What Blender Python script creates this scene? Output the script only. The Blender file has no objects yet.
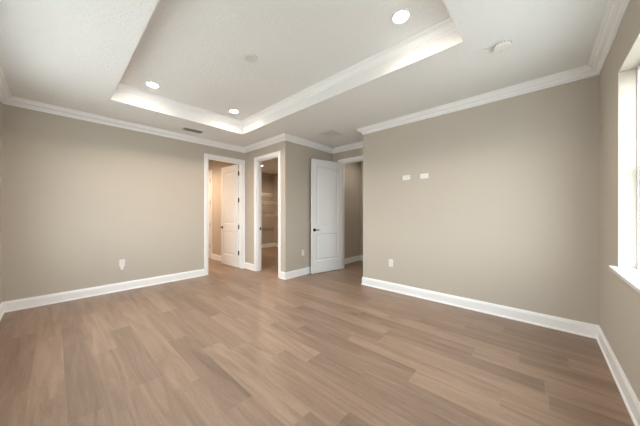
import bpy, bmesh, math, random
from mathutils import Vector, Matrix
random.seed(7)
C = bpy.context.scene.collection
S = bpy.context.scene
PI = math.pi

# ------------------------------------------------------------------ camera
cam_data = bpy.data.cameras.new('camera')
cam = bpy.data.objects.new('camera', cam_data); C.objects.link(cam)
cam.location = (0, 0, 1.25)
cam.rotation_euler = (math.radians(90), 0, math.radians(42.415 - 90))
cam_data.sensor_width = 36.0
cam_data.lens = 36.0 * 241.9 / 640.0
cam_data.shift_y = 0.3 / 640.0
cam_data.clip_start = 0.02
S.camera = cam

# ------------------------------------------------------------------ exposure
S.view_settings.view_transform = 'Standard'
S.view_settings.look = 'None'
S.view_settings.gamma = 1.0
S.view_settings.use_curve_mapping = False
S.view_settings.exposure = 0.53

# ------------------------------------------------------------------ sky
SKY = 7.5
W = bpy.data.worlds.new('daylight'); S.world = W; W.use_nodes = True
nt = W.node_tree; nt.nodes.clear()
wo = nt.nodes.new('ShaderNodeOutputWorld'); bg = nt.nodes.new('ShaderNodeBackground')
tc = nt.nodes.new('ShaderNodeTexCoord'); sep = nt.nodes.new('ShaderNodeSeparateXYZ')
rp = nt.nodes.new('ShaderNodeValToRGB'); mr = nt.nodes.new('ShaderNodeMapRange')
mr.inputs['From Min'].default_value = -1; mr.inputs['From Max'].default_value = 1
nt.links.new(tc.outputs['Generated'], sep.inputs[0]); nt.links.new(sep.outputs['Z'], mr.inputs['Value'])
nt.links.new(mr.outputs[0], rp.inputs[0]); nt.links.new(rp.outputs[0], bg.inputs['Color']); nt.links.new(bg.outputs[0], wo.inputs[0])
e = rp.color_ramp.elements
e[0].position = 0.0; e[0].color = (.42, .41, .40, 1)
e[1].position = 1.0; e[1].color = (.76, .88, 1.0, 1)
for p, c in ((.48, (.50, .52, .55, 1)), (.52, (.93, .97, 1.0, 1))):
    n = e.new(p); n.color = c
bg.inputs['Strength'].default_value = SKY
S.cycles.max_bounces = 12
S.cycles.diffuse_bounces = 8

sun_d = bpy.data.lights.new('sun', 'SUN'); sun_d.energy = 7; sun_d.angle = math.radians(.6); sun_d.color = (1, .95, .90)
sun = bpy.data.objects.new('sun', sun_d); C.objects.link(sun)
sun.rotation_euler = Vector((.30, .36, .88)).to_track_quat('Z', 'Y').to_euler()   # high, from behind the house: never enters the windows

# room constants (metres)
XL, XR, XC, XD = -.455, 3.65, 2.93, 4.33      # back wall, right wall, closet wall, bedroom door wall
YW, YL, YB, YO = -.43, 5.0, 3.565, 2.31       # window wall, left wall, recess wall, end of right wall
HC, HT = 2.725, 2.935                          # ceiling, tray ceiling
T = .12
HD = 2.385                                     # head of door openings
TRX0, TRX1, TRY0, TRY1 = .483, 2.364, .496, 4.115

# openings in the outside walls: (x0,x1,z0,z1)
WIN1 = (1.03, 2.862, .845, 2.312)
WIN2_ADDED = (1.55, 3.95, .845, 2.312)  # assumed opening behind the camera, added as a daylight source

def portal(name, loc, rot, sx, sz):
    l = bpy.data.lights.new(name, 'AREA'); l.shape = 'RECTANGLE'; l.size = sx; l.size_y = sz
    l.cycles.is_portal = True
    o = bpy.data.objects.new(name, l); C.objects.link(o); o.location = loc; o.rotation_euler = rot
portal('window_portal', ((WIN1[0]+WIN1[1])/2, YW-.19, (WIN1[2]+WIN1[3])/2), (math.radians(90), 0, 0), WIN1[1]-WIN1[0], WIN1[3]-WIN1[2])
portal('window_portal', (XL-.19, (WIN2_ADDED[0]+WIN2_ADDED[1])/2, (WIN2_ADDED[2]+WIN2_ADDED[3])/2), (math.radians(90), 0, math.radians(-90)), WIN2_ADDED[1]-WIN2_ADDED[0], WIN2_ADDED[3]-WIN2_ADDED[2])  # portal of the added back window

# ------------------------------------------------------------------ materials
def nodes(name):
    m = bpy.data.materials.new(name); m.use_nodes = True
    n = m.node_tree; b = n.nodes['Principled BSDF']
    return m, n, b
def plain(name, col, rough=.5, metal=0.0, spec=.5):
    m, n, b = nodes(name)
    b.inputs['Base Color'].default_value = (*col, 1); b.inputs['Roughness'].default_value = rough
    b.inputs['Metallic'].default_value = metal; b.inputs['Specular IOR Level'].default_value = spec
    return m
def textured(name, col, rough, scale, strength, var=.02, spec=.3, kind='noise', dist=.004):
    m, n, b = nodes(name)
    t = n.nodes.new('ShaderNodeTexCoord')
    nz = n.nodes.new('ShaderNodeTexNoise'); nz.inputs['Scale'].default_value = scale; nz.inputs['Detail'].default_value = 3
    n.links.new(t.outputs['Object'], nz.inputs['Vector'])
    h = nz.outputs['Fac']
    if kind == 'knock':
        r = n.nodes.new('ShaderNodeValToRGB'); r.color_ramp.elements[0].position = .46; r.color_ramp.elements[1].position = .56
        n.links.new(h, r.inputs[0]); h = r.outputs[0]
    bp = n.nodes.new('ShaderNodeBump'); bp.inputs['Strength'].default_value = strength; bp.inputs['Distance'].default_value = dist
    n.links.new(h, bp.inputs['Height']); n.links.new(bp.outputs[0], b.inputs['Normal'])
    n2 = n.nodes.new('ShaderNodeTexNoise'); n2.inputs['Scale'].default_value = 1.3; n2.inputs['Detail'].default_value = 2
    n.links.new(t.outputs['Object'], n2.inputs['Vector'])
    mp = n.nodes.new('ShaderNodeMapRange'); mp.inputs['To Min'].default_value = 1-var; mp.inputs['To Max'].default_value = 1+var
    n.links.new(n2.outputs['Fac'], mp.inputs['Value'])
    vm = n.nodes.new('ShaderNodeVectorMath'); vm.operation = 'SCALE'; vm.inputs[0].default_value = col
    n.links.new(mp.outputs[0], vm.inputs['Scale']); n.links.new(vm.outputs[0], b.inputs['Base Color'])
    b.inputs['Roughness'].default_value = rough; b.inputs['Specular IOR Level'].default_value = spec
    return m
WALLC = (.505, .461, .396)
M = {}
M['wall'] = textured('greige_wall_paint', WALLC, .75, 140, .12, .015)
M['ceil'] = textured('ceiling_knockdown_paint', (.795, .805, .80), .85, 38, .45, .01, .2, 'knock', .004)
M['white'] = plain('white_trim_paint', (.87, .88, .885), .35)
M['door'] = plain('white_door_paint', (.775, .785, .785), .38)
M['black'] = plain('black_hardware', (.012, .011, .011), .35, .6)
M['plastic'] = plain('white_plastic', (.76, .75, .73), .35)
M['slot'] = plain('dark_slot', (.05, .05, .05), .6)
M['sill'] = plain('white_sill_stone', (.86, .86, .87), .22)
M['vinyl'] = plain('white_window_vinyl', (.85, .85, .85), .35)
M['nickel'] = plain('satin_nickel', (.62, .60, .57), .35, .9)
M['grille'] = plain('white_grille_metal', (.70, .69, .67), .45)
M['ventm'] = plain('grey_register_metal', (.50, .50, .48), .5, .2)
M['duct'] = plain('grey_duct', (.34, .34, .33), .6)
M['lensoff'] = plain('white_wire_coating', (.80, .79, .77), .4)
M['stucco'] = textured('outside_concrete', (.42, .40, .375), .9, 30, .2, .1)
def emis(name, col, s):
    m, n, b = nodes(name)
    b.inputs['Base Color'].default_value = (.8, .8, .8, 1)
    b.inputs['Emission Color'].default_value = (*col, 1); b.inputs['Emission Strength'].default_value = s
    return m
M['lamp'] = emis('downlight_lens', (1.0, .84, .72), 85)
M['lamp_closet'] = emis('closet_lens', (1.0, .80, .66), 14)
M['lamp_bath_added'] = emis('added_bath_lens', (1.0, .80, .66), 14)
M['lamp_hall_added'] = emis('added_hall_lens', (1.0, .90, .82), 14)
def glass():
    m, n, b = nodes('window_glass'); n.nodes.remove(b)
    o = n.nodes['Material Output']; tr = n.nodes.new('ShaderNodeBsdfTransparent'); gl = n.nodes.new('ShaderNodeBsdfGlossy')
    tr.inputs[0].default_value = (.96, .98, .97, 1); gl.inputs['Roughness'].default_value = .0
    mx = n.nodes.new('ShaderNodeMixShader'); mx.inputs[0].default_value = .04
    n.links.new(tr.outputs[0], mx.inputs[1]); n.links.new(gl.outputs[0], mx.inputs[2])
    n.links.new(mx.outputs[0], o.inputs[0]); return m
M['glass'] = glass()

def floor_mat():
    m, n, b = nodes('vinyl_plank_oak')
    L = n.links.new
    at = n.nodes.new('ShaderNodeAttribute'); at.attribute_name = 'tone'
    t = n.nodes.new('ShaderNodeTexCoord')
    sp = n.nodes.new('ShaderNodeSeparateColor'); L(at.outputs['Color'], sp.inputs[0])
    # grain stretched along the plank (y), shifted plank by plank
    off = n.nodes.new('ShaderNodeCombineXYZ'); mu = n.nodes.new('ShaderNodeMath'); mu.operation = 'MULTIPLY'; mu.inputs[1].default_value = 37.0
    L(sp.outputs['Green'], mu.inputs[0]); L(mu.outputs[0], off.inputs[2]); L(mu.outputs[0], off.inputs[1])
    ad = n.nodes.new('ShaderNodeVectorMath'); ad.operation = 'ADD'; L(t.outputs['Object'], ad.inputs[0]); L(off.outputs[0], ad.inputs[1])
    def grain(sx, sy, det, dis=0):
        mp = n.nodes.new('ShaderNodeMapping'); mp.inputs['Scale'].default_value = (sx, sy, 1); L(ad.outputs[0], mp.inputs[0])
        z = n.nodes.new('ShaderNodeTexNoise'); z.inputs['Scale'].default_value = 1; z.inputs['Detail'].default_value = det
        z.inputs['Distortion'].default_value = dis; L(mp.outputs[0], z.inputs['Vector']); return z.outputs['Fac']
    g1 = grain(90, 3.5, 4, .4); g2 = grain(14, 1.1, 3, 1.2); g3 = grain(260, 26, 2)
    def rng(s, a, c_):
        r = n.nodes.new('ShaderNodeMapRange'); r.inputs['From Min'].default_value = .25; r.inputs['From Max'].default_value = .75
        r.inputs['To Min'].default_value = a; r.inputs['To Max'].default_value = c_; L(s, r.inputs[0]); return r.outputs[0]
    def mul(a, c_):
        q = n.nodes.new('ShaderNodeMath'); q.operation = 'MULTIPLY'; L(a, q.inputs[0]); L(c_, q.inputs[1]); return q.outputs[0]
    f = mul(mul(rng(g1, .90, 1.10), rng(g2, .84, 1.16)), rng(g3, .90, 1.10))
    tr = n.nodes.new('ShaderNodeMapRange'); tr.inputs['To Min'].default_value = .0; tr.inputs['To Max'].default_value = 2.0
    L(sp.outputs['Red'], tr.inputs[0]); f = mul(f, tr.outputs[0])
    mixc = n.nodes.new('ShaderNodeMix'); mixc.data_type = 'RGBA'
    mixc.inputs[6].default_value = (.235, .157, .106, 1); mixc.inputs[7].default_value = (.310, .219, .163, 1)
    L(g2, mixc.inputs[0])
    vm = n.nodes.new('ShaderNodeVectorMath'); vm.operation = 'SCALE'; L(mixc.outputs[2], vm.inputs[0]); L(f, vm.inputs['Scale'])
    L(vm.outputs[0], b.inputs['Base Color'])
    r = rng(g1, .34, .46); L(r, b.inputs['Roughness'])
    b.inputs['Specular IOR Level'].default_value = .5
    bp = n.nodes.new('ShaderNodeBump'); bp.inputs['Strength'].default_value = .12; bp.inputs['Distance'].default_value = .001
    L(g3, bp.inputs['Height']); L(bp.outputs[0], b.inputs['Normal'])
    return m
M['floor'] = floor_mat()
M['groove'] = plain('plank_groove', (.30, .22, .16), .6)

# ------------------------------------------------------------------ helpers
def obj(name, bm, mat, parent=None, smooth=False, bevel=0, seg=2):
    me = bpy.data.meshes.new(name)
    bmesh.ops.recalc_face_normals(bm, faces=bm.faces)
    bm.to_mesh(me); bm.free()
    for m in (mat if isinstance(mat, (list, tuple)) else [mat]): me.materials.append(m)
    o = bpy.data.objects.new(name, me); C.objects.link(o)
    if smooth:
        for p in me.polygons: p.use_smooth = True
    if parent: o.parent = parent
    if bevel:
        md = o.modifiers.new('bevel', 'BEVEL'); md.width = bevel; md.segments = seg; md.limit_method = 'ANGLE'
    return o
def tag(o, label=None, cat=None, group=None, kind=None):
    if label: o['label'] = label
    if cat: o['category'] = cat
    if group: o['group'] = group
    if kind: o['kind'] = kind
    return o
def empty(name, loc=(0, 0, 0), rz=0):
    o = bpy.data.objects.new(name, None); C.objects.link(o); o.location = loc; o.rotation_euler = (0, 0, rz); o.empty_display_size = .05
    return o
def box(bm, x0, x1, y0, y1, z0, z1, mi=0):
    v = [bm.verts.new(p) for p in ((x0,y0,z0),(x1,y0,z0),(x1,y1,z0),(x0,y1,z0),(x0,y0,z1),(x1,y0,z1),(x1,y1,z1),(x0,y1,z1))]
    for i in ((0,3,2,1),(4,5,6,7),(0,1,5,4),(1,2,6,5),(2,3,7,6),(3,0,4,7)):
        bm.faces.new([v[k] for k in i]).material_index = mi
def lathe(bm, prof, n=32, cx=0, cy=0, axis='z', cz=0):
    rings = []
    for r, h in prof:
        ring = []
        for k in range(n):
            a = 2*PI*k/n
            if axis == 'z': p = (cx+r*math.cos(a), cy+r*math.sin(a), cz+h)
            elif axis == 'y': p = (cx+r*math.cos(a), cy+h, cz+r*math.sin(a))
            else: p = (cx+h, cy+r*math.cos(a), cz+r*math.sin(a))
            ring.append(bm.verts.new(p))
        rings.append(ring)
    for a, b_ in zip(rings, rings[1:]):
        for k in range(n): bm.faces.new((a[k], a[(k+1) % n], b_[(k+1) % n], b_[k]))
    bm.faces.new(rings[0]); bm.faces.new(list(reversed(rings[-1])))
def sweep(bm, path, prof, closed=False):
    """Sweep a profile (offset to the left of travel, height) along a path in plan with mitred corners."""
    n = len(path); P = [Vector(p) for p in path]; rings = []
    for i in range(n):
        if closed or 0 < i < n-1:
            d0 = (P[i]-P[i-1]).normalized(); d1 = (P[(i+1) % n]-P[i]).normalized()
        elif i == 0: d0 = d1 = (P[1]-P[0]).normalized()
        else: d0 = d1 = (P[i]-P[i-1]).normalized()
        n0 = Vector((-d0.y, d0.x)); n1 = Vector((-d1.y, d1.x)); m_ = (n0+n1).normalized(); k = 1/max(.3, m_.dot(n0))
        rings.append([bm.verts.new((P[i].x+m_.x*k*o, P[i].y+m_.y*k*o, h)) for o, h in prof])
    for i in range(n if closed else n-1):
        a, b_ = rings[i], rings[(i+1) % n]
        for k in range(len(prof)):
            k2 = (k+1) % len(prof)
            bm.faces.new((a[k], a[k2], b_[k2], b_[k]))
    if not closed:
        bm.faces.new(rings[0]); bm.faces.new(list(reversed(rings[-1])))
def copy_tree(o, parent=None):
    c = o.copy(); C.objects.link(c); c.parent = parent
    for ch in list(o.children): copy_tree(ch, c)
    return c

# ------------------------------------------------------------------ walls
def wall(name, axis, face0, face1, a0, a1, holes=(), z1=HC, mat='wall'):
    """axis 'x': wall runs along x, faces at y=face0/face1.  holes: (a0,a1,z0,z1)"""
    bm = bmesh.new()
    def b(p0, p1, q0, q1):
        if p1-p0 < 1e-4 or q1-q0 < 1e-4: return
        if axis == 'x': box(bm, p0, p1, face0, face1, q0, q1)
        else: box(bm, face0, face1, p0, p1, q0, q1)
    cur = a0
    for h in sorted(holes):
        b(cur, h[0], 0, z1); b(h[0], h[1], 0, h[2]); b(h[0], h[1], h[3], z1); cur = h[1]
    b(cur, a1, 0, z1)
    o = obj(name, bm, M[mat]); o['kind'] = 'structure'; return o
XE, YE = 5.67, 8.12
D1 = (2.092, 2.854); D2 = (3.77, 4.54); D3 = (2.50, 3.32); D4 = (6.79, 7.40)
wall('wall_left', 'x', YL, YL+T, XL, XC, [(D1[0], D1[1], 0, HD)])
wall('wall_closet', 'y', XC, XC+T, YB, YE-T, [(D2[0], D2[1], 0, HD), (D4[0], D4[1], 0, HD)])
wall('wall_recess', 'x', YB, YB+T, XC+T, XE)
wall('wall_doorway', 'y', XD, XD+T, YO, YB, [(D3[0], D3[1], 0, HD)])
wall('wall_right', 'y', XR, XR+T, YW, YO)
wall('wall_recess_right', 'x', YO-T, YO, XR+T, XE)
wall('wall_window', 'x', YW-.16, YW, XL, XR+T, [(WIN1[0], WIN1[1], WIN1[2]-.022, WIN1[3])])
wall('wall_back', 'y', XL-.16, XL, YW-.16, YE, [(WIN2_ADDED[0], WIN2_ADDED[1], WIN2_ADDED[2]-.022, WIN2_ADDED[3])])
wall('wall_hall_end', 'y', 5.48, 5.60, YO, YB)
wall('wall_closet_end', 'y', 5.55, XE, YB+T, 7.45)
wall('wall_closet_back', 'x', 7.45, 7.57, XC+T, XE)
wall('wall_bathroom_back', 'x', YE-T, YE, XL, XC+T)
wall('wall_bathroom_left', 'y', .9, 1.02, YL+T, YE-T)

# ceiling: soffit ring, tray risers and tray top in one mesh
bm = bmesh.new()
X0, X1, Y0, Y1, TH = XL-.16, XE, YW-.16, YE, .30
zc = HC+TH
box(bm, X0, TRX0, Y0, Y1, HC, zc); box(bm, TRX1, X1, Y0, Y1, HC, zc)
box(bm, TRX0, TRX1, Y0, TRY0, HC, zc); box(bm, TRX0, TRX1, TRY1, Y1, HC, zc)
box(bm, TRX0, TRX1, TRY0, TRY1, HT, zc)
o = obj('ceiling', bm, M['ceil']); o['kind'] = 'structure'

# floor: individual planks along y, tone stored per plank (a colour of the plank itself)
PW, PX, PL, G = .1725, .0485, 1.22, .0014
offs = {-2: 2.676, -1: 2.437, 0: 2.074, 1: 2.915, 2: 3.371, 3: 1.91, 4: 1.46, 5: 1.078, 6: .893, 7: 2.949, 8: 1.457, 9: 1.03,
        10: .73, 11: .2, 12: 1.18, 13: 1.2, 14: .45, 15: .139, 16: 1.05, 17: .62, 18: .301, 19: .93}
tones = {(-2, 2.7): .90, (-1, 2.5): 1.09, (-1, 3.7): 1.0, (-1, 1.3): 1.02, (0, 2.1): .86, (0, 3.3): .90, (0, 0.9): .85, (1, 3.0): 1.08, (1, 1.8): .93,
         (2, 3.4): 1.0, (2, 2.2): .86, (2, 1.0): .97, (3, 1.95): 1.08, (3, .75): .93, (3, 3.2): 1.04, (4, 1.5): .82, (4, 2.7): 1.0, (4, .3): .92,
         (5, 1.1): 1.05, (5, 0): .87, (5, 2.4): .90, (6, 1.0): 1.03, (6, -.2): .84, (6, 2.2): .95, (7, 3.0): .82, (7, 1.8): 1.07, (7, .6): .98, (8, .3): .84,
         (8, 1.5): 1.06, (8, 2.8): .97, (9, 1.1): .90, (9, 2.3): 1.07, (9, 0): .86, (10, .8): .86, (10, -.4): 1.08, (10, 2.0): 1.02, (10, 3.3): .88,
         (11, .3): 1.05, (11, 1.5): .95, (12, 0): 1.06, (12, 1.3): .85, (13, 0): .88, (13, 1.3): 1.04, (14, .5): .86, (14, -.7): 1.04, (14, 1.7): .86,
         (14, 2.9): 1.03, (15, 0): .90, (15, .2): 1.05, (16, 0): .86, (16, -.4): 1.10, (16, 1.1): 1.0, (17, -.5): .95, (17, .7): 1.02, (18, 0): .85, (18, .4): 1.03,
         (19, .0): .92}
bm = bmesh.new(); lay = bm.loops.layers.float_color.new('tone')
k0 = math.floor((XL-.2-PX)/PW); k1 = math.ceil((XE-PX)/PW)
for k in range(k0, k1+1):
    xa, xb = max(PX+k*PW, X0), min(PX+(k+1)*PW, X1)
    if xb-xa < .005: continue
    o0 = offs.get(k, random.uniform(0, PL)); j0 = math.floor((Y0-o0)/PL)
    j = j0
    while o0+j*PL < Y1:
        ya, yb = max(o0+j*PL, Y0), min(o0+(j+1)*PL, Y1)
        tone = None
        for (kk, yy), tv in tones.items():
            if kk == k and o0+j*PL <= yy < o0+(j+1)*PL: tone = tv
        if tone is None: tone = random.choice([.86, .92, .97, 1.0, 1.04, 1.08])
        if yb-ya > .01:
            g = G/2
            v = [bm.verts.new(p) for p in ((xa+g, ya+g, 0), (xb-g, ya+g, 0), (xb-g, yb-g, 0), (xa+g, yb-g, 0))]
            f = bm.faces.new(v); rnd = random.random()
            for l in f.loops: l[lay] = (tone**1.1/2, rnd, 0, 1)
        j += 1
box(bm, X0, X1, Y0, Y1, -.12, -.0012, 1)
fl = obj('floor', bm, [M['floor'], M['groove']]); fl['kind'] = 'structure'
for p in fl.data.polygons:
    if p.normal.z < 0 and p.material_index == 0: p.flip()

# ground outside the windows
bm = bmesh.new(); box(bm, -25, 25, -25, Y0-.02, -.35, -.25); box(bm, -25, X0-.02, Y0-.02, 25, -.35, -.25)
tag(obj('ground', bm, M['stucco']), kind='structure')

# ------------------------------------------------------------------ crown and baseboard
def crown_prof(zt, p=.085, d=.098):
    # seen from wall (0) out to the ceiling (p)
    pts = [(0, -d), (.010, -d), (.014, -d+.006), (.014, -d+.013), (.008, -d+.017), (.018, -d+.020)]
    for i in range(1, 7):
        a = i/7; pts.append((.018+(p-.040)*(a-.10*math.sin(2*PI*a)), -d+.020+(d-.042)*(a+.10*math.sin(2*PI*a))))
    pts += [(p-.022, -.022), (p-.012, -.020), (p-.012, -.012), (p-.004, -.010), (p, -.006), (p, 0), (0, 0)]
    return [(x, zt+z) for x, z in pts]
BASE = [(0, 0), (.024, 0), (.024, .010), (.020, .016), (.015, .019), (.015, .105), (.012, .114), (.012, .120), (.008, .128), (.006, .135), (0, .135)]
def trim(name, path, prof, closed=False, parent=None):
    bm = bmesh.new(); sweep(bm, path, prof, closed)
    o = obj(name, bm, M['white'], parent); o['kind'] = 'structure'; return o
TRAYCROWN = [(x, HT+z) for x, z in ((0, -.085), (.006, -.085), (.009, -.079), (.009, -.070), (.014, -.066), (.022, -.060), (.034, -.046), (.042, -.034), (.046, -.026), (.056, -.026), (.058, -.018), (.066, -.014), (.076, -.010), (.080, -.006), (.080, 0), (0, 0))]
# path runs so that the room lies on its left
room = [(XL, YW), (XR, YW), (XR, YO), (XD, YO), (XD, YB), (XC, YB), (XC, YL), (XL, YL)]
trim('trim_1', room, crown_prof(HC), True)
trim('trim_2', [(TRX0, TRY0), (TRX1, TRY0), (TRX1, TRY1), (TRX0, TRY1)], TRAYCROWN, True)
CW = .072
trim('baseboard_left', [(D1[0]-CW, YL), (XL, YL)], BASE)
trim('baseboard_back', [(XL, YL), (XL, YW)], BASE)
trim('baseboard_window', [(XL, YW), (XR, YW)], BASE)
trim('baseboard_right', [(XR, YW), (XR, YO), (XD, YO), (XD, D3[0]-CW)], BASE)
trim('baseboard_recess', [(XD, D3[1]+CW), (XD, YB), (XC, YB), (XC, D2[0]-CW)], BASE)
trim('baseboard_closet', [(XC, D2[1]+CW), (XC, YL)], BASE)
trim('baseboard_hall', [(XD+T, YO), (5.48, YO), (5.48, YB), (XD+T, YB)], BASE)
trim('baseboard_closet_inside', [(XC+T, YB+T), (5.55, YB+T), (5.55, 7.45), (XC+T, 7.45)], BASE)
trim('baseboard_bathroom', [(XC, YL+T), (XC, D4[0]-CW)], BASE)

# ------------------------------------------------------------------ doors
def casing_bm(axis, face, out, a0, a1, w=CW, skip=()):
    """Profiled casing with mitred corners around an opening on one wall face; out=+1/-1 normal direction."""
    bm = bmesh.new()
    prof = [(0.004, 0), (0.004, .009), (.010, .013), (.020, .013), (.028, .016), (w-.014, .018), (w-.006, .018), (w, .014), (w, 0)]
    path = [(a0, 0, -1, 0), (a0, HD, -1, 1), (a1, HD, 1, 1), (a1, 0, 1, 0)]
    rings = []
    for a, z, da, dz in path:
        r = []
        for o_, h in prof:
            aa, zz, nn = a+da*o_, z+dz*o_, face+out*h
            r.append(bm.verts.new((aa, nn, zz) if axis == 'x' else (nn, aa, zz)))
        rings.append(r)
    for p, q in zip(rings, rings[1:]):
        for k in range(len(prof)):
            k2 = (k+1) % len(prof); bm.faces.new((p[k], p[k2], q[k2], q[k]))
    bm.faces.new(rings[0]); bm.faces.new(list(reversed(rings[-1])))
    return bm
def jamb_bm(axis, f0, f1, a0, a1, stop):
    bm = bmesh.new(); t = .012
    def b(p0, p1, n0, n1, z0, z1):
        if axis == 'x': box(bm, p0, p1, n0, n1, z0, z1)
        else: box(bm, n0, n1, p0, p1, z0, z1)
    b(a0, a0+t, f0, f1, 0, HD); b(a1-t, a1, f0, f1, 0, HD); b(a0+t, a1-t, f0, f1, HD-t, HD)
    s0, s1 = stop
    b(a0+t, a0+t+.01, s0, s1, 0, HD-t); b(a1-t-.01, a1-t, s0, s1, 0, HD-t); b(a0+t+.01, a1-t-.01, s0, s1, HD-t-.01, HD-t)
    return bm
def leaf_bm(w, h=2.36, th=.035):
    """Two-panel moulded door; local x from hinge (0) to w, y thickness 0..th, z 0..h"""
    bm = bmesh.new()
    st = .112
    rails = [(0, .25), (.81, .99), (h-.145, h)]
    box(bm, 0, st, 0, th, 0, h); box(bm, w-st, w, 0, th, 0, h)
    for a, b_ in rails: box(bm, st, w-st, 0, th, a, b_)
    for z0, z1 in ((.25, .81), (.99, h-.145)):
        x0, x1 = st, w-st
        for side in (0, 1):
            ys = (lambda d: d) if side == 0 else (lambda d: th-d)
            loops = []
            for ins, dep in ((0, 0), (.006, .004), (.014, .010), (.022, .010), (.052, .003), (.056, .003)):
                loops.append([bm.verts.new(p) for p in ((x0+ins, ys(dep), z0+ins), (x1-ins, ys(dep), z0+ins), (x1-ins, ys(dep), z1-ins), (x0+ins, ys(dep), z1-ins))])
            for p, q in zip(loops, loops[1:]):
                for k in range(4): bm.faces.new((p[k], p[(k+1) % 4], q[(k+1) % 4], q[k]))
            bm.faces.new(loops[-1])
    return bm
def handle(parent, w, th=.035, z=.895, mat='black', lever=True):
    x = w-.062
    for side in (0, 1):
        s = -1 if side == 0 else 1; y = 0 if side == 0 else th
        bm = bmesh.new()
        lathe(bm, [(.033, 0), (.033, s*.006), (.029, s*.010), (.013, s*.012), (.011, s*.05), (.012, s*.056)], 20, x, y, 'y', z)
        # lever: tapered bar curving back towards the hinge
        pts = [(x+.008, y+s*.048, z), (x-.03, y+s*.055, z+.001), (x-.07, y+s*.055, z+.001), (x-.108, y+s*.05, z-.002)]
        rr = [.011, .010, .008, .007]; rings = []
        for p, r in zip(pts, rr):
            rings.append([bm.verts.new((p[0], p[1]+r*.7*math.cos(a), p[2]+r*math.sin(a))) for a in [2*PI*k/10 for k in range(10)]])
        for a_, b_ in zip(rings, rings[1:]):
            for k in range(10): bm.faces.new((a_[k], a_[(k+1) % 10], b_[(k+1) % 10], b_[k]))
        bm.faces.new(rings[0]); bm.faces.new(list(reversed(rings[-1])))
        o = obj('handle', bm, M[mat], parent, smooth=False); o['label'] = 'black lever handle'
def hinges(parent, zs, mat, yk, xk=-.003, th=.035, lab=None):
    for z in zs:
        bm = bmesh.new()
        lathe(bm, [(.0085, 0), (.0085, .10)], 12, xk, yk, 'z', z-.05)
        lathe(bm, [(.0055, -.006), (.0055, .106)], 10, xk, yk, 'z', z-.05)
        y0, y1 = (yk, yk+.028) if yk < th/2 else (yk-.028, yk)
        box(bm, -.0025, .0005, y0, y1, z-.05, z+.05)
        o = obj('hinge', bm, M[mat], parent)
        if lab: o['label'] = lab

def door(n, axis, f0, f1, opening, stop):
    d = empty('door_%d' % n, ((opening[0]+opening[1])/2, (f0+f1)/2, 0) if axis == 'x' else ((f0+f1)/2, (opening[0]+opening[1])/2, 0))
    d['kind'] = 'structure'
    inv = Matrix.Translation(-Vector(d.location))
    def local(bm): bmesh.ops.transform(bm, matrix=inv, verts=bm.verts); return bm
    obj('casing', local(casing_bm(axis, f0, -1, *opening)), M['white'], d)
    obj('casing', local(casing_bm(axis, f1, 1, *opening)), M['white'], d)
    obj('door_jamb', local(jamb_bm(axis, f0, f1, opening[0], opening[1], stop)), M['white'], d)
    return d
HZ = (.34, .935, 1.55, 2.165)
def leaf(d, w, loc, ang, hand_mat, hinge_mat, knuckle_y, mirror=False, lab=None, z=.895):
    piv = Vector(loc)-Vector(d.location)
    bm = leaf_bm(w); o = obj('door_leaf', bm, M['door'], d, bevel=.0015, seg=1)
    o.location = piv; o.rotation_euler = (0, 0, ang)
    handle(o, w, mat=hand_mat, z=z); hinges(o, [h-.012 for h in HZ], hinge_mat, knuckle_y, lab=lab)
    return o
# door 1: left wall, opens into the bathroom, hinges on its right jamb
d1 = door(1, 'x', YL, YL+T, D1, (YL+.03, YL+.08))
th = math.radians(90+2.5)
leaf(d1, .745, (D1[1]-.011, YL+T-.006, .012), th, 'black', 'black', -.004, lab='black hinge')
for h in HZ:
    bm = bmesh.new(); box(bm, D1[1]-.0145, D1[1]-.0115, YL+.082, YL+T, h-.05, h+.05)
    bmesh.ops.transform(bm, matrix=Matrix.Translation(-Vector(d1.location)), verts=bm.verts)
    o = obj('hinge_plate', bm, M['black'], d1); o['label'] = 'black hinge plate'
# door 2: closet opening (its leaf stands out of sight)
d2 = door(2, 'y', XC, XC+T, D2, (XC+.03, XC+.07))
# strike plate on the far jamb
bm = bmesh.new()
box(bm, XC+.070, XC+.108, D2[1]-.0142, D2[1]-.0119, .885, .945)
bmesh.ops.transform(bm, matrix=Matrix.Translation(-Vector(d2.location)), verts=bm.verts)
sp_ = obj('strike_plate', bm, M['black'], d2); sp_['label'] = 'black strike plate'
# door 3: bedroom door, swung back against the recess wall
d3 = door(3, 'y', XD, XD+T, D3, (XD+.05, XD+.09))
leaf(d3, .80, (XD-.006, D3[1]-.012, .012), math.radians(180-13.2), 'black', 'white', .001, lab='white painted hinge')
# door 4: closed door between bathroom and closet
d4 = door(4, 'y', XC, XC+T, D4, (XC+.045, XC+.085))
leaf(d4, D4[1]-D4[0]-.03, (XC+.004, D4[0]+.015, .012), math.radians(90), 'black', 'nickel', .040, lab='dull metal hinge')

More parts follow.
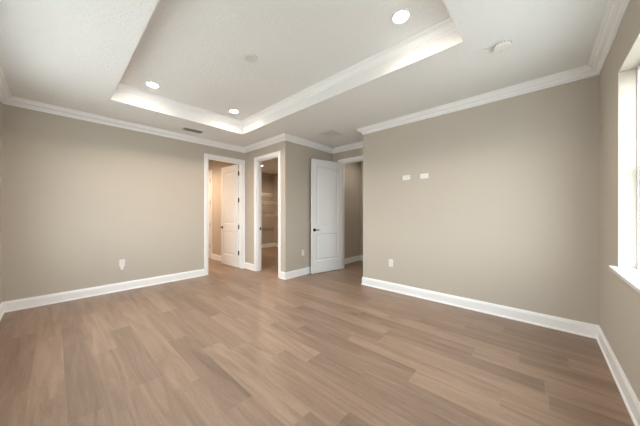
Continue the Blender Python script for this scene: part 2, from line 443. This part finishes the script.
# ------------------------------------------------------------------ windows
def window(n, axis, face, out, hole):
    """Wall inner face at `face`, outside lies towards `out` (-1)."""
    a0, a1, z0, z1 = hole
    mid = (a0+a1)/2
    e_ = empty('window_%d' % n, (mid, face, z0) if axis == 'x' else (face, mid, z0)); e_['kind'] = 'structure'
    L0 = Vector(e_.location)
    def bx(bm, p0, p1, n0, n1, q0, q1):
        n0, n1 = sorted((face+out*n0, face+out*n1))
        if axis == 'x': box(bm, p0-L0.x, p1-L0.x, n0-L0.y, n1-L0.y, q0-L0.z, q1-L0.z)
        else: box(bm, n0-L0.x, n1-L0.x, p0-L0.y, p1-L0.y, q0-L0.z, q1-L0.z)
    fr = .012; f0, f1 = .088, .150
    bm = bmesh.new()
    bx(bm, a0, a0+fr, f0, f1, z0, z1); bx(bm, a1-fr, a1, f0, f1, z0, z1); bx(bm, a0+fr, a1-fr, f0, f1, z1-fr-.02, z1); bx(bm, a0+fr, a1-fr, f0, f1, z0, z0+fr)
    bx(bm, mid-.03, mid+.03, f0, f1, z0+fr, z1-fr-.02)
    obj('window_frame', bm, M['vinyl'], e_)
    zm = (z0+z1)/2
    for s0, s1 in ((a0+fr, mid-.03), (mid+.03, a1-fr)):
        for q0, q1, dn in ((z0+fr, zm+.018, .098), (zm-.018, z1-fr-.02, .124)):
            bm = bmesh.new(); w = .022; t = .022
            bx(bm, s0, s0+w, dn, dn+t, q0, q1); bx(bm, s1-w, s1, dn, dn+t, q0, q1)
            bx(bm, s0+w, s1-w, dn, dn+t, q0, q0+w+.004); bx(bm, s0+w, s1-w, dn, dn+t, q1-w-.004, q1)
            s = obj('sash', bm, M['vinyl'], e_)
            bm = bmesh.new(); bx(bm, s0+w, s1-w, dn+.009, dn+.013, q0+w+.004, q1-w-.004)
            obj('pane', bm, M['glass'], s)
    bm = bmesh.new()
    bx(bm, a0-.045, a1+.045, -.042, 0, z0-.022, z0); bx(bm, a0, a1, 0, .155, z0-.022, z0)
    o = obj('window_sill', bm, M['sill'], e_)
    return e_
# sill sits in the opening: leave room for it
window(1, 'x', YW, -1, WIN1)
window(2, 'y', XL, -1, WIN2_ADDED)  # unseen window, added to bring in daylight from behind the camera

# ------------------------------------------------------------------ ceiling things
LAMP_W = 56
def downlight(name, x, y, z, lab, mat='lamp', group='recessed lights in the tray ceiling', r=.082, watts=LAMP_W, col=(1.0, .82, .68), spread=152):
    t = empty(name, (x, y, z))
    bm = bmesh.new()
    lathe_ring = [(r, 0), (r, -.004), (r-.004, -.008), (r*.80, -.009), (r*.74, -.004), (r*.74, 0)]
    n = 40; rings = []
    for rr, h in lathe_ring:
        rings.append([bm.verts.new((rr*math.cos(2*PI*k/n), rr*math.sin(2*PI*k/n), h)) for k in range(n)])
    for a, b_ in zip(rings, rings[1:]+rings[:1]):
        for k in range(n): bm.faces.new((a[k], a[(k+1) % n], b_[(k+1) % n], b_[k]))
    obj('trim_ring', bm, M['plastic'], t)
    bm = bmesh.new(); lathe(bm, [(r*.738, -.0005), (r*.738, -.005)], n)
    obj('lens', bm, M[mat], t)
    l = bpy.data.lights.new('downlight_beam', 'SPOT'); l.energy = watts; l.color = col; l.shadow_soft_size = r*.7
    l.spot_size = math.radians(spread); l.spot_blend = .9
    lo = bpy.data.objects.new('downlight_beam', l); C.objects.link(lo); lo.parent = t; lo.location = (0, 0, -.012)
    tag(t, lab, 'recessed light', group)
    return t
downlight('recessed_light', .86, 3.755, HT, 'round lit recessed light in tray ceiling, the leftmost one in the photo')
downlight('recessed_light', 1.99, 3.74, HT, 'round lit recessed light in tray ceiling near its far corner above the doorways')
downlight('recessed_light', 1.995, .885, HT, 'largest lit recessed light in tray ceiling, the one nearest the window wall')
downlight('recessed_light', 4.30, 6.36, HC, 'small lit ceiling light seen inside the closet doorway', 'lamp_closet', None, .055, 125, (1, .74, .54), 170)
downlight('recessed_light', 1.9, 6.6, HC, 'added unseen ceiling light in the room behind the left wall doorway', 'lamp_bath_added', None, .09, 235, (1, .74, .54), 170)  # assumed lamp, out of view, added for the bathroom's warm light from above

downlight('recessed_light', 4.95, 2.95, HC, 'added unseen ceiling light in the hall beyond the open white bedroom door', 'lamp_hall_added', None, .07, 19, (1, .90, .8), 170)  # assumed lamp, out of view, added to brighten the hall

t = empty('ceiling_cover_plate', (1.423, 2.308, HT))
bm = bmesh.new(); lathe(bm, [(.066, 0), (.067, -.014), (.063, -.024)], 36); obj('plate', bm, M['grille'], t)
for sx in (-.032, .032):
    bm = bmesh.new(); lathe(bm, [(.004, -.024), (.004, -.0255)], 10, sx, 0); obj('screw', bm, M['nickel'], t)
tag(t, 'round blank white cover plate in the middle of the tray ceiling', 'cover plate')

t = empty('smoke_detector', (2.625, .25, HC))
bm = bmesh.new(); lathe(bm, [(.076, 0), (.076, -.008), (.072, -.012)], 40); obj('base', bm, M['plastic'], t)
bm = bmesh.new(); lathe(bm, [(.064, -.012), (.066, -.026), (.060, -.040), (.045, -.046), (.022, -.047)], 40); cv = obj('cover', bm, M['plastic'], t)
bm = bmesh.new(); lathe(bm, [(.013, -.046), (.012, -.050)], 20, .02, .01); obj('test_button', bm, M['grille'], cv)
bm = bmesh.new()
for k in range(18):
    a = 2*PI*k/18
    c_, s_ = math.cos(a), math.sin(a)
    v = [bm.verts.new((.0668*math.cos(a+q), .0668*math.sin(a+q), z_)) for q, z_ in ((-.06, -.018), (.06, -.018), (.06, -.022), (-.06, -.022))]
    v2 = [bm.verts.new((.063*math.cos(a+q), .063*math.sin(a+q), z_)) for q, z_ in ((-.08, -.017), (.08, -.017), (.08, -.027), (-.08, -.027))]
    bm.faces.new(v); bm.faces.new(list(reversed(v2)))
    for q in range(4): bm.faces.new((v[q], v[(q+1) % 4], v2[(q+1) % 4], v2[q]))
obj('smoke_slot', bm, M['slot'], cv)
tag(t, 'white round smoke detector on flat ceiling near the window corner', 'smoke detector')

# supply register beside the left wall
t = empty('air_register', (1.652, 4.567, HC))
bm = bmesh.new(); w, h = .165, .084
for a in ((-w, w, -h, -h+.016), (-w, w, h-.016, h), (-w, -w+.016, -h+.016, h-.016), (w-.016, w, -h+.016, h-.016)): box(bm, *a, -.007, 0)
obj('register_frame', bm, M['grille'], t)
bm = bmesh.new(); box(bm, -w+.016, w-.016, -h+.016, h-.016, -.0015, -.0005); obj('duct_opening', bm, M['duct'], t)
for k in range(8):
    y = -h+.026+k*.0165
    bm = bmesh.new()
    v = [bm.verts.new(p) for p in ((-w+.016, y-.005, -.0095), (w-.016, y-.005, -.0095), (w-.016, y+.005, -.002), (-w+.016, y+.005, -.002),
                                   (-w+.016, y-.005, -.0105), (w-.016, y-.005, -.0105), (w-.016, y+.005, -.003), (-w+.016, y+.005, -.003))]
    for i in ((0,3,2,1),(4,5,6,7),(0,1,5,4),(1,2,6,5),(2,3,7,6),(3,0,4,7)): bm.faces.new([v[q] for q in i])
    obj('louver', bm, M['ventm'], t)
tag(t, 'narrow dark-slotted air register on ceiling beside the left wall crown', 'air vent')

# square diffuser in the recess ceiling
t = empty('ceiling_diffuser', (3.465, 2.90, HC))
def sq_ring(bm, r0, z0, r1, z1, th=.002):
    o_ = [bm.verts.new((sx*r, sy*r, z)) for r, z in ((r0, z0), (r1, z1), (r1, z1+th), (r0, z0+th)) for sx, sy in ((-1,-1),(1,-1),(1,1),(-1,1))]
    for q in range(4):
        a = o_[q*4:q*4+4]; b_ = o_[((q+1) % 4)*4:((q+1) % 4)*4+4]
        for k in range(4): bm.faces.new((a[k], a[(k+1) % 4], b_[(k+1) % 4], b_[k]))
bm = bmesh.new(); sq_ring(bm, .172, -.006, .138, -.006, .005); obj('diffuser_frame', bm, M['plastic'], t)
bm = bmesh.new(); box(bm, -.138, .138, -.138, .138, -.0012, -.0004); obj('duct_opening', bm, M['ventm'], t)
for r in (.134, .100, .066):
    bm = bmesh.new(); sq_ring(bm, r, -.010, r-.030, -.006); obj('louver', bm, M['plastic'], t)
bm = bmesh.new(); box(bm, -.036, .036, -.036, .036, -.012, -.010); obj('center_plate', bm, M['plastic'], t)
tag(t, 'white square ceiling diffuser above the open white bedroom door', 'air vent')

# ------------------------------------------------------------------ outlets
def outlet(name, loc, rz, label, horizontal=False, group=None, kind='duplex'):
    """Local frame: plate faces -y, origin on the wall at plate centre."""
    t = empty(name, loc, rz)
    if horizontal: t.rotation_euler = (0, PI/2, 0); t.rotation_mode = 'XYZ'; t.rotation_euler = Matrix.Rotation(rz, 3, 'Z').to_4x4().__matmul__(Matrix.Rotation(PI/2, 4, 'Y')).to_euler()
    bm = bmesh.new(); box(bm, -.036, .036, -.006, 0, -.058, .058)
    obj('wall_plate', bm, M['plastic'], t, bevel=.003)
    if kind == 'duplex':
        for z in (-.0195, .0195):
            bm = bmesh.new()
            n = 16; pts = []
            for k in range(n):
                a = 2*PI*k/n; pts.append((max(-.0165, min(.0165, .019*math.cos(a))), z+max(-.014, min(.014, .017*math.sin(a)))))
            f_ = [bm.verts.new((x, -.0085, zz)) for x, zz in pts]; b_ = [bm.verts.new((x, -.004, zz)) for x, zz in pts]
            bm.faces.new(f_); bm.faces.new(list(reversed(b_)))
            for k in range(n): bm.faces.new((f_[k], f_[(k+1) % n], b_[(k+1) % n], b_[k]))
            r = obj('receptacle', bm, M['plastic'], t)
            bm = bmesh.new()
            box(bm, -.0075, -.0055, -.009, -.0084, z-.002, z+.007); box(bm, .0055, .0075, -.009, -.0084, z-.001, z+.006)
            lathe(bm, [(.0026, -.0084), (.0026, -.009)], 10, 0, 0, 'y', z-.007)
            obj('slot', bm, M['slot'], r)
        bm = bmesh.new(); lathe(bm, [(.003, -.006), (.003, -.0075)], 10, 0, 0, 'y', 0); obj('screw', bm, M['nickel'], t)
    else:
        bm = bmesh.new(); box(bm, -.0165, .0165, -.008, -.004, -.033, .033); r = obj('insert', bm, M['plastic'], t)
        for z in (-.014, .014):
            bm = bmesh.new(); lathe(bm, [(.006, -.008), (.006, -.013)], 12, 0, 0, 'y', z); obj('jack', bm, M['nickel'], r)
        for z in (-.042, .042):
            bm = bmesh.new(); lathe(bm, [(.003, -.006), (.003, -.0075)], 10, 0, 0, 'y', z); obj('screw', bm, M['nickel'], t)
    tag(t, label, 'outlet', group)
    return t
outlet('wall_outlet', (.728, YL, .445), 0, 'white outlet low on the left wall with a small device plugged in')
outlet('wall_outlet', (3.385, YB, .45), 0, 'white outlet on the wall between the closet doorway and the open white door')
outlet('wall_outlet', (XR, 1.785, .45), -PI/2, 'white outlet low on the right wall near its outer corner')
outlet('wall_outlet', (XR, 1.53, 1.80), -PI/2, 'white sideways outlet high on the right wall, the left of two', True)
outlet('media_outlet', (XR, 1.262, 1.797), -PI/2, 'white sideways jack plate high on the right wall, the right of two', True, kind='jack')
t = empty('plug_in_device', (.722, YL-.009, .387))
bm = bmesh.new(); lathe(bm, [(.020, 0), (.024, -.006), (.024, -.026), (.018, -.034)], 24, 0, 0, 'y', -.025); obj('body', bm, M['plastic'], t)
bm = bmesh.new(); box(bm, -.016, .016, -.018, 0, -.018, .035); obj('plug', bm, M['plastic'], t, bevel=.003)
tag(t, 'small white round device plugged into the outlet on the left wall', 'plug-in device')

# ------------------------------------------------------------------ wire shelves in the closet
def wire_shelf(x0, x1, yb, z, lab, dep=.30, n=60):
    t = empty('wire_shelf', ((x0+x1)/2, yb, z)); L = (x1-x0)/2
    bm = bmesh.new()
    def rod(a, b_, r=.0022):
        a, b_ = Vector(a), Vector(b_); d = (b_-a).normalized(); u = d.orthogonal().normalized(); v = d.cross(u)
        r0 = [bm.verts.new(a+u*r*math.cos(q)+v*r*math.sin(q)) for q in (0, PI/2, PI, 3*PI/2)]
        r1 = [bm.verts.new(b_+u*r*math.cos(q)+v*r*math.sin(q)) for q in (0, PI/2, PI, 3*PI/2)]
        for k in range(4): bm.faces.new((r0[k], r0[(k+1) % 4], r1[(k+1) % 4], r1[k]))
        bm.faces.new(r0); bm.faces.new(list(reversed(r1)))
    for k in range(n+1):
        x = -L+2*L*k/n; rod((x, -.004, 0), (x, -dep, 0)); rod((x, -dep, 0), (x, -dep, -.035))
    obj('deck', bm, M['lensoff'], t)
    bm = bmesh.new()
    for y_, z_ in ((-.006, 0), (-dep, .003), (-dep, -.036)): rod((-L, y_, z_), (L, y_, z_), .0045)
    obj('rail', bm, M['lensoff'], t)
    bm = bmesh.new(); rod((-L, -dep+.03, -.075), (L, -dep+.03, -.075), .012); obj('hanging_rod', bm, M['lensoff'], t)
    for x in (-L*.55, L*.55):
        bm = bmesh.new(); rod((x, -.004, -.26), (x, -dep+.01, -.004), .005); rod((x, -dep+.03, -.065), (x, -dep+.01, -.004), .004)
        obj('brace', bm, M['lensoff'], t)
    tag(t, lab, 'shelf', 'white wire shelves on the closet back wall')
    return t
wire_shelf(3.4, 5.54, 7.45, 1.67, 'middle one of the white wire shelves on the back wall inside the closet')
wire_shelf(3.4, 5.54, 7.45, 1.23, 'lowest white wire shelf on the back wall inside the closet')
wire_shelf(3.4, 5.30, 7.45, 1.95, 'topmost white wire shelf on the back wall inside the closet')
